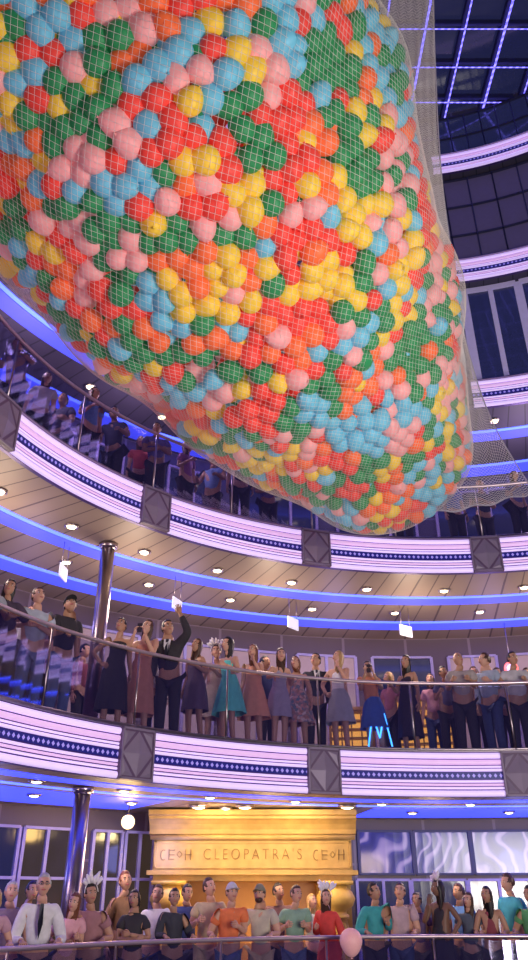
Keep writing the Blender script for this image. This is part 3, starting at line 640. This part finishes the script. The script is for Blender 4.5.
def downlight(x, y, z, lab, grp, big=1):
    global first
    if first is None:
        r = empty('ceiling_light', (x, y, z)); a = ringm.build('trim_ring', m_chrome, r); b = lensm.build('lens', m_lamp, r); first = (r, a, b)
    else:
        r = first[0].copy(); COL.objects.link(r); r.location = (x, y, z)
        for c in first[1:]:
            q = c.copy(); COL.objects.link(q); q.parent = r
    r.scale = (big,)*3; tag(r, lab, 'ceiling light', grp)
for i, zb in enumerate(ZB[:3]):
    for row, o in enumerate((.85, 2.15)):
        for j in range(10):
            t = 66+j*11+row*5
            if t < 172: downlight(*P(t, o, zb-(.012 if i == 0 and row else 0)), 'round warm downlight in the %s row of the %s deck ceiling' % (('front', 'back')[row], ('bottom', 'middle', 'upper')[i]), '%s row downlights, %s deck' % (('front', 'back')[row], ('bottom', 'middle', 'upper')[i]), 1.15)
for px, off, lab in ((63, 1.5, 'leftmost white hanging sign over the middle balcony crowd'), (177, 1.6, 'white hanging sign above the suited man with raised arm'), (293, 1.7, 'white hanging sign above the print dress, mid balcony'), (406, 1.8, 'white hanging sign above the woman in black dress at right')):
    t = find_t(px, off, 6.2); x, y, _ = P(t, off)
    root = empty('hanging_sign', (x, y, 6.74), math.radians(t-90)+.6); tag(root, lab, 'sign', None)
    mb = MB(); mb.box((-.17, -.012, -.62), (.17, .012, -.40)); mb.build('board', m_white, root, False)
    for s in (-1, 1): mb = MB(); mb.tube([(s*.12, 0, -.40), (s*.12, 0, 0)], .006, 6); mb.build('rod', m_chrome, root)
def lattice(px, off, w, h, lab):
    t = find_t(px, off, F2+.8); x, y, _ = P(t, off); root = empty('lattice_rack', (x, y, F2), math.atan2(-x, y)); tag(root, lab, 'rack')
    mb = MB(); mb.box((-w/2, .10, .0), (w/2, .13, h)); mb.build('backlight_panel', m_amber, root, False)
    mb = MB()
    for (x0, x1, z0, z1) in ((-w/2-.05, w/2+.05, h, h+.06), (-w/2-.05, w/2+.05, 0, .08), (-w/2-.05, -w/2, 0, h), (w/2, w/2+.05, 0, h)): mb.box((x0, -.12, z0), (x1, .14, z1))
    mb.build('frame', m_wood, root, False)
    mb = MB(); n = int(w/.17)
    for q in range(1, n): mb.box((-w/2+w*q/n-.014, -.1, .08), (-w/2+w*q/n+.014, .1, h))
    for q in range(1, int(h/.17)+1): z = .08+q*.17; mb.box((-w/2, -.1, z-.014), (w/2, .1, z+.014))
    mb.build('lattice', m_wood, root, False)
lattice(428, 2.4, 1.3, 1.45, 'amber lit wooden lattice rack behind the crowd right of the black dress')
lattice(352, 2.9, .8, 1.3, 'smaller amber lit lattice rack behind the white top woman')
t = find_t(379, .75, F2+.6); x, y, _ = P(t, .75)
root = empty('neon_light', (x, y, F2), math.atan2(-x, y)); tag(root, 'bright blue slanted neon tubes behind the railing near the orange top', 'neon light')
m_neon = mat('electric blue neon', (.2, .5, 1), .3, 0, (.05, .35, 1), 5)
for a, b in (((-.20, .2), (-.10, .75)), ((.20, .2), (.10, .75)), ((-.10, .75), (.0, .35)), ((.10, .75), (0, .35))):
    mb = MB(); mb.tube([(a[0], -.25, a[1]), (b[0], -.25, b[1])], .014, 6); mb.build('tube', m_neon, root)
mb = MB(); mb.box((-.24, -.27, 0), (.24, -.23, .2)); mb.build('base', m_dark, root, False)
t = find_t(510, 3.0, 5.9); x, y, _ = P(t, 3.0); root = empty('ring_sign', (x, y, 5.75), math.atan2(-x, y)); tag(root, 'small red ring shaped lit sign hanging at right of middle deck', 'sign')
mb = MB(); mb.tube([(.12*math.cos(a), 0, .12*math.sin(a)) for a in [2*math.pi*i/24 for i in range(25)]], .022, 8, cap=False); mb.build('ring', mat('red neon', (.9, .1, .1), .4, 0, (1, .1, .08), 3), root)
mb = MB(); mb.lathe([(.09, -.01), (.09, .01)], 20); d = mb.build('face', m_white, root); d.rotation_euler = (math.pi/2, 0, 0)
mb = MB(); mb.tube([(0, 0, .12), (0, 0, .99)], .008, 6); mb.build('rod', m_chrome, root)
# ------------------------------------------------------------ golden facade
YF = 14.7
root = empty('bar_facade', (-.2, YF, 0)); tag(root, 'golden temple style bar front with carved lettering and bulbous columns', 'facade')
mb = MB(); mb.prismx([(-.34, 2.90), (-.34, 2.82), (-.28, 2.80), (-.28, 2.76), (-.22, 2.74), (-.14, 2.68), (-.08, 2.60), (-.06, 2.53), (0, 2.52), (0, 2.50), (.8, 2.50), (.8, 2.90)], -1.82, 1.82); mb.build('cornice', m_gold, root, False)
mb = MB(); mb.tube([(-1.8, -.03, 2.48), (1.8, -.03, 2.48)], .045, 10); mb.build('roll_moulding', m_gold, root)
mb = MB(); mb.box((-1.74, .03, 1.93), (1.74, .8, 2.50)); mb.build('frieze', m_gold, root, False)
mb = MB()
for (x0, x1, z0, z1) in ((-1.72, 1.72, 2.39, 2.42), (-1.72, 1.72, 1.99, 2.02), (-1.72, -1.69, 2.0, 2.42), (1.69, 1.72, 2.0, 2.42)): mb.box((x0, .0, z0), (x1, .04, z1))
mb.build('frieze_border', m_gold, root, False)
mb = MB(); mb.box((-1.82, -.10, 1.89), (1.82, .8, 1.96)); mb.box((-1.72, .02, 1.80), (1.72, .8, 1.89)); mb.build('stepped_moulding', m_gold, root, False)
mb = MB(); mb.box((-1.15, .55, 0), (1.15, .75, 1.80)); mb.build('doorway_back', m_wood, root, False)
for s in (-1, 1):
    mb = MB(); cx = s*1.43
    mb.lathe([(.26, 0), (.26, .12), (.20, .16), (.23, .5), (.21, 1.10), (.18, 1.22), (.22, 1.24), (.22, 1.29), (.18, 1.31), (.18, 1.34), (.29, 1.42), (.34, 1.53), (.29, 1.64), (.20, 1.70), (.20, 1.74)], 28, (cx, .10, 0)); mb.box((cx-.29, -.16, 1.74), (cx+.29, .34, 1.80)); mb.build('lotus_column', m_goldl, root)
    mb = MB(); mb.box((cx-.3, .38, 0), (cx+.3, .8, 1.80)); mb.build('pier', m_gold, root, False)
cu = bpy.data.curves.new('lettering', 'FONT'); cu.body = "CLEOPATRA'S"; cu.size = .25; cu.align_x = 'CENTER'; cu.align_y = 'CENTER'; cu.extrude = .010; cu.space_character = 1.4; cu.offset = -.004
to = bpy.data.objects.new('tmp', cu); COL.objects.link(to); dg = bpy.context.evaluated_depsgraph_get()
me = bpy.data.meshes.new_from_object(to.evaluated_get(dg)); bpy.data.objects.remove(to); me.materials.clear(); me.materials.append(m_goldd)
lw = max(v.co.x for v in me.vertices)-min(v.co.x for v in me.vertices)
lo_ = bpy.data.objects.new('lettering', me); COL.objects.link(lo_); lo_.parent = root; lo_.location = (.0, .018, 2.205); lo_.rotation_euler = (math.pi/2, 0, 0); lo_.scale = (1.72/lw, 1, 1)
for s in (-1, 1):
    mb = MB(); c = s*1.34
    mb.tube([(c-.22+.05*math.cos(a), .02, 2.20+.08*math.sin(a)) for a in [math.radians(60+240*i/12) for i in range(13)]], .007, 5)
    for q in range(3): mb.box((c-.12, .0, 2.13+q*.07), (c-.03, .03, 2.140+q*.07))
    mb.box((c-.13, .0, 2.12), (c-.12, .03, 2.29)); mb.tube([(c+.06+.045*math.cos(a), .02, 2.21+.05*math.sin(a)) for a in [2*math.pi*i/4 for i in range(5)]], .006, 5, cap=False)
    mb.box((c+.15, 0, 2.20), (c+.27, .03, 2.212)); mb.box((c+.16, 0, 2.12), (c+.17, .03, 2.29)); mb.box((c+.25, 0, 2.12), (c+.26, .03, 2.29)); mb.build('carved_glyphs', m_goldd, root, False)
for px, py, d, lab in ((128, 822, 12.4, 'bright round globe lamp at left of the golden facade'), ):
    x, y, z = unproj(px, py, d); root = empty('globe_lamp', (x, y, z)); tag(root, lab, 'lamp'); GL = (x, y-.25, z)
    mb = MB(); mb.ell((0, 0, 0), (.11, .11, .11), 18, 12); mb.build('globe', m_globe, root)
    mb = MB(); mb.tube([(0, 0, .09), (0, 0, 2.92-z)], .012, 8); mb.lathe([(.05, .08), (.03, .13)], 12); mb.build('stem', m_dark, root)
for px in (195, 244, 352):
    x, y = unproj(px, 803, 12.2)[:2]; downlight(x, 14.0, 2.94, 'large bright spotlight in the ceiling before the golden facade', 'facade spotlights', 1.7)
# ------------------------------------------------------------ BALLOONS  (x and y run straight, the bag sags in z)
KS = [-.62, -.56, -.45, -.25, 0, .25, .5, .75, 1.0, 1.10, 1.17, 1.195]
KZ = [9.6, 9.5, 9.25, 8.65, 7.95, 7.32, 6.88, 6.47, 6.05, 5.92, 5.84, 5.82]
KR = [.3, 1.1, 1.9, 2.34, 2.62, 2.48, 2.24, 1.88, 1.42, 1.20, .88, .12]
NT = 400
ss = np.linspace(KS[0], KS[-1], NT)
zz = np.interp(ss, KS, KZ); rr = np.interp(ss, KS, KR)
for _ in range(500): zz[1:-1] = (zz[:-2]+2*zz[1:-1]+zz[2:])/4
for _ in range(60): rr[1:-1] = (rr[:-2]+2*rr[1:-1]+rr[2:])/4
tab = np.stack([-1.18+2.98*ss, 5.52+4.42*ss, zz, rr], 1)
seg = np.linalg.norm(np.diff(tab[:, :3], axis=0), axis=1); cum = np.concatenate([[0], np.cumsum(seg)]); LT = cum[-1]
tabu = np.stack([np.interp(np.linspace(0, LT, NT), cum, tab[:, q]) for q in range(4)], 1); tabu[:, 2] += EYE
Cc = tabu[:, :3]; Rr = tabu[:, 3]
Tt = np.gradient(Cc, axis=0)
Tt /= np.linalg.norm(Tt, axis=1)[:, None]
Aa = np.cross(Tt, (0, 0, 1)); Aa /= np.linalg.norm(Aa, axis=1)[:, None]; Bb = np.cross(Aa, Tt)
def look(arr, v):
    x = np.clip(v, 0, .9999)*(NT-1); i = x.astype(int); f = x-i
    if arr.ndim == 2: f = f[:, None]
    return arr[i]*(1-f)+arr[i+1]*f
def surf(v, ph, inset=0.):
    R = np.maximum(look(Rr, v)-inset, .05)
    R = R*(1+.020*np.sin(v*29+ph*3)+.018*np.sin(v*19-ph*5+1)+.012*np.sin(v*47+ph*2))
    e = np.cos(ph)[:, None]*look(Aa, v)+np.sin(ph)[:, None]*look(Bb, v)
    return look(Cc, v)+R[:, None]*e
def pack(inset, spacing, iters):
    area = float(np.sum(2*np.pi*np.maximum(Rr-inset, .05))*LT/NT); N = int(area/(.866*spacing**2))
    pr = np.maximum(Rr-inset, .05); cdf = np.cumsum(pr); cdf /= cdf[-1]
    v = np.interp(np.random.rand(N), cdf, np.linspace(0, 1, NT)); ph = np.random.rand(N)*2*np.pi
    k_ = np.sin(ph) < .62; v = v[k_]; ph = ph[k_]; N = len(v)
    for it in range(iters):
        Pp = surf(v, ph, inset).astype(np.float32)
        disp = np.zeros((N, 3), np.float32)
        for s0 in range(0, N, 600):
            D = Pp[s0:s0+600, None]-Pp[None]; d = np.sqrt((D**2).sum(2))+1e-6; w = np.maximum(0, spacing*1.05-d)/d
            w[d < 1e-4] = 0; disp[s0:s0+600] = (D*w[:, :, None]).sum(1)*.35
        R = np.maximum(look(Rr, v)-inset, .1)
        E = -np.sin(ph)[:, None]*look(Aa, v)+np.cos(ph)[:, None]*look(Bb, v)
        v = np.clip(v+(disp*look(Tt, v)).sum(1)/LT, 0, .9999); ph = ph+(disp*E).sum(1)/R
    return v, ph
BC = [('red', (.78, .06, .045)), ('orange', (.84, .15, .045)), ('green', (.025, .24, .085)), ('light blue', (.14, .46, .62)), ('yellow', (.78, .52, .05)), ('pink', (.80, .34, .34))]
def bmat(n, c):
    m, nt, bs = newmat('%s balloon latex' % n)
    nz = nt.nodes.new('ShaderNodeTexNoise'); nz.inputs['Scale'].default_value = 2
    tc = nt.nodes.new('ShaderNodeTexCoord'); nt.links.new(tc.outputs['Object'], nz.inputs['Vector'])
    mx = nt.nodes.new('ShaderNodeMixRGB'); nt.links.new(nz.outputs['Fac'], mx.inputs['Fac'])
    mx.inputs['Color1'].default_value = tuple(x*.85 for x in c)+(1,); mx.inputs['Color2'].default_value = tuple(min(1, x*1.15) for x in c)+(1,)
    nt.links.new(mx.outputs[0], bs.inputs['Base Color']); bs.inputs['Roughness'].default_value = .5; bs.inputs['Specular IOR Level'].default_value = .3
    bs.inputs['Emission Color'].default_value = tuple(c)+(1,); bs.inputs['Emission Strength'].default_value = .13  # faint self-glow put into the latex to lift its brightness
    return m
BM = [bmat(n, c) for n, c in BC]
def balloon_mb(nu, nv):
    mb = MB(); prof = []
    for i in range(nv+1):
        a = -math.pi/2+math.pi*i/nv; r = math.cos(a); z = math.sin(a)
        if z < 0: z *= 1.22; r *= (1-.16*(-math.sin(a)))
        prof.append((max(r, .02), z))
    prof = [(.10, -1.33), (.04, -1.25)]+prof; mb.lathe(prof, nu); return mb
hi = balloon_mb(22, 14)
his = []
for q, m in enumerate(BM):
    o = hi.build('balloon', m); his.append(o.data); bpy.data.objects.remove(o)
allb = []
for layer, (inset, sp, it) in enumerate(((.12, .216, 18), (.26, .225, 5), (.45, .26, 2))):
    v, ph = pack(inset, sp, it); n = len(v)
    Pp = surf(v, ph, inset+np.random.uniform(-.03, .08, n))
    for p in Pp: allb.append((p, layer))
def colour(p):
    best = None
    for q, w in enumerate((.05, .0, .10, .12, .0, .05)):
        val = noise.noise(Vector((p[0]*1.35+q*17.3, p[1]*1.35, p[2]*1.35-q*5)))*.95+random.uniform(-.55, .55)+w
        if best is None or val > best[0]: best = (val, q)
    return best[1]
info = []
for p, layer in allb:
    px, py, d = proj(*p); r = random.uniform(.112, .136)
    d3 = math.sqrt(p[0]**2+p[1]**2+(p[2]-EYE)**2)
    i = int(np.argmin(((Cc-p)**2).sum(1))); nrm = p-Cc[i]; vis = float(np.dot(nrm, p-np.array((0, 0, EYE)))) < 0
    info.append([p, r, layer, -10 < px < 538 and -10 < py < 970 and layer == 0 and vis, d3, colour(p)])
cand = sorted([i for i, q in enumerate(info) if q[3]], key=lambda i: info[i][4])[:300]; cs = set(cand)
for i in cand:
    p, r, _, _, _, c = info[i]
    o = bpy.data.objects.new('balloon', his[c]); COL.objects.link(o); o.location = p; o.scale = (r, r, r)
    o.rotation_euler = (random.uniform(-2.5, 2.5), random.uniform(-2.5, 2.5), random.uniform(0, 6))
    tag(o, 'round %s balloon in the nearest, upper left part of the hanging net' % BC[c][0], 'balloon', '%s balloons in the near part of the net' % BC[c][0])
low = balloon_mb(14, 9); LV = np.array(low.V); LF = low.Fc; nv_ = len(LV)
mb = MB()
for i, q in enumerate(info):
    if i in cs: continue
    R3 = np.array(Euler((random.uniform(-2.5, 2.5), random.uniform(-2.5, 2.5), 0)).to_matrix())
    mb.add(((LV*q[1]) @ R3.T+q[0]).tolist(), LF, q[5])
o = mb.build('balloon_pile', BM); tag(o, 'mass of smaller looking coloured balloons filling the far part of the net', 'balloons', kind='stuff')
v_all = []; NS = 210; steps = 230
for dr in (1, -1):
    for s in range(NS):
        ph0 = 2*math.pi*s/NS; v = np.linspace(.01, .995, steps)
        ph = ph0+dr*np.linspace(0, 2*math.pi*.6, steps)
        v_all.append(surf(v, ph, -.04))
cu = bpy.data.curves.new('net', 'CURVE'); cu.dimensions = '3D'; cu.bevel_depth = .0016; cu.bevel_resolution = 0
def addpoly(pts):
    sp = cu.splines.new('POLY'); sp.points.add(len(pts)-1)
    sp.points.foreach_set('co', np.concatenate([np.asarray(pts), np.ones((len(pts), 1))], 1).ravel())
for pts in v_all: addpoly(pts)
def curve_to_mesh(cu, name, m):
    to = bpy.data.objects.new('tmp', cu); COL.objects.link(to); dg = bpy.context.evaluated_depsgraph_get()
    me = bpy.data.meshes.new_from_object(to.evaluated_get(dg)); bpy.data.objects.remove(to); me.materials.clear(); me.materials.append(m)
    o = bpy.data.objects.new(name, me); COL.objects.link(o); return o
netroot = empty('balloon_net', (0, 0, 0)); tag(netroot, 'huge white net bag full of balloons hanging over the atrium', 'net')
nb = curve_to_mesh(cu, 'net_bag', m_net); nb.parent = netroot
cu = bpy.data.curves.new('tail', 'CURVE'); cu.dimensions = '3D'; cu.bevel_depth = .0024; cu.bevel_resolution = 0
def cr(tab, u):
    n = len(tab)-1; x = u*n; i = int(min(n-1, max(0, math.floor(x)))); f = x-i
    p0, p1, p2, p3 = tab[max(0, i-1)], tab[i], tab[i+1], tab[min(n, i+2)]
    return .5*((2*p1)+(-p0+p2)*f+(2*p0-5*p1+4*p2-p3)*f*f+(-p0+3*p1-3*p2+p3)*f**3)
outer = np.array([unproj(*p) for p in ((432, -60, 9.4), (435, 60, 9.7), (441, 170, 10.1), (454, 270, 10.5), (468, 350, 10.9), (494, 425, 11.3), (534, 492, 11.9))])
inner = np.array([unproj(*p) for p in ((375, -60, 9.4), (385, 60, 9.7), (400, 170, 10.1), (420, 270, 10.5), (430, 350, 10.9), (410, 440, 11.3), (300, 500, 11.4))])
def rs(a, n): return np.array([cr(a, i/(n-1)) for i in range(n)])
n1, n2 = 150, 46
Oo, Ii = rs(outer, n1), rs(inner, n1)
G = np.array([[Ii[i]*(1-j/(n2-1))+Oo[i]*(j/(n2-1))+np.array((0, 0, -.30*math.sin(math.pi*j/(n2-1))*(i/n1)+.03*math.sin(j*.9+i*.15))) for j in range(n2)] for i in range(n1)])
for k0 in range(-n2, n1, 1):
    a = [G[k0+j, j] for j in range(n2) if 0 <= k0+j < n1]; b = [G[k0+j, n2-1-j] for j in range(n2) if 0 <= k0+j < n1]
    if len(a) > 1: addpoly(a); addpoly(b)
tl = curve_to_mesh(cu, 'net_tail', m_net); tl.parent = netroot
mb = MB(); mb.tube([tuple(p) for p in Oo], .010, 6); o = mb.build('edge_rope', m_rope, netroot)
mb = MB(); mb.tube([tuple(p) for p in G[-1]], .012, 6); o = mb.build('hem_rope', m_rope, netroot)
for q in (130, 260):
    c = Cc[q]; r = Rr[q]
    mb = MB(); mb.tube([(c[0], c[1], c[2]+r), (c[0]*1.1+.4, c[1], 20.5)], .015, 6); mb.build('suspension_rope', m_rope, netroot)
palepink = hi.build('balloon', mat('pale pink balloon latex', (.88, .45, .45), .5, 0, (.9, .45, .45), .12)); x, y, z = unproj(351, 941, 10.25); palepink.location = (x, y, z); palepink.scale = (.155,)*3; tag(palepink, 'single loose pale pink balloon at the bottom deck railing', 'balloon')  # latex gets a faint self-glow like the netted balloons
# ------------------------------------------------------------ SKYLIGHT
mb = MB(); mb.box((-9, -2, 20.9), (16, 20, 21.0)); o = mb.build('ceiling', m_pane, None, False); tag(o, kind='structure'); sky = o
mb = MB(); nb_ = MB()
for i in range(24):
    x = -8+i*1.0; mb.box((x-.035, -2, 20.70), (x+.035, 18, 20.9))
    nb_.tube([(x+.06, -2, 20.64), (x+.06, 18, 20.64)], .020 if i % 2 else .028, 6)
for j in range(18):
    y = 0+j*1.0; mb.box((-8, y-.03, 20.72), (15, y+.03, 20.9))
    nb_.tube([(-8, y+.06, 20.64), (15, y+.06, 20.64)], .015, 6)
mb.build('beams', m_beam, sky, False); nb_.build('neon_strips', beadmat(), sky)
# ------------------------------------------------------------ LIGHTS
def light(kind, loc, col, e, size=.3, tgt=None):
    l = bpy.data.lights.new('lamp', kind); l.color = col; l.energy = e
    if kind == 'AREA': l.size = size
    elif kind in ('POINT', 'SPOT'): l.shadow_soft_size = size
    o = bpy.data.objects.new('lamp', l); COL.objects.link(o); o.location = loc
    if tgt: o.rotation_euler = (Vector(tgt)-Vector(loc)).to_track_quat('-Z', 'Y').to_euler()
    return o
for t in (72, 92, 112, 132, 152):
    light('POINT', P(t, 1.2, 5.9), (1, .78, .58), 54, .25)
    light('POINT', P(t+8, 2.6, 5.9), (.45, .38, 1), 20, .25)
    light('POINT', P(t, 1.2, 2.2), (1, .72, .46), 30, .25)
    light('POINT', P(t+8, 2.8, 2.2), (.25, .28, 1), 20, .25)
    light('POINT', P(t, 1.2, 9.6), (.85, .62, .85), 80, .25)
light('POINT', GL, (1, .62, .2), 26, .15)
light('AREA', (-.9, 13.7, 2.75), (1, .74, .36), 24, .4, (-.9, 14.8, 1.9)); light('AREA', (.6, 13.7, 2.75), (1, .74, .36), 24, .4, (.6, 14.8, 1.9))
light('POINT', (-.2, 14.5, 1.3), (1, .6, .15), 22, .2)
light('AREA', (4.4, 1.6, 2.5), (1, .93, .86), 470, 3.0, (1.4, 8.4, 8))  # added fill from below for the balloons, no fixture stands here
light('AREA', (4.5, 2.0, 1.0), (1, .88, .80), 260, 2.0, (.5, 13, 3.8))  # added frontal fill for the crowds, unseen on the camera side
light('AREA', (-2.6, 2, 2.5), (.9, .4, .6), 70, 1.5, (-1.5, 5, 7))  # added pinkish fill on the near left of the bag, unseen source
w = bpy.data.worlds.new('World'); bpy.context.scene.world = w; w.use_nodes = True
w.node_tree.nodes['Background'].inputs[0].default_value = (.09, .07, .20, 1); w.node_tree.nodes['Background'].inputs[1].default_value = .30
cam = bpy.data.cameras.new('cam'); cam.sensor_fit = 'VERTICAL'; cam.sensor_height = 36; cam.lens = F/960*36; cam.clip_start = .05
co = bpy.data.objects.new('camera', cam); COL.objects.link(co); co.location = (0, 0, EYE); co.rotation_euler = (math.pi/2+PITCH, 0, 0)
bpy.context.scene.camera = co
print('balloons', len(info))
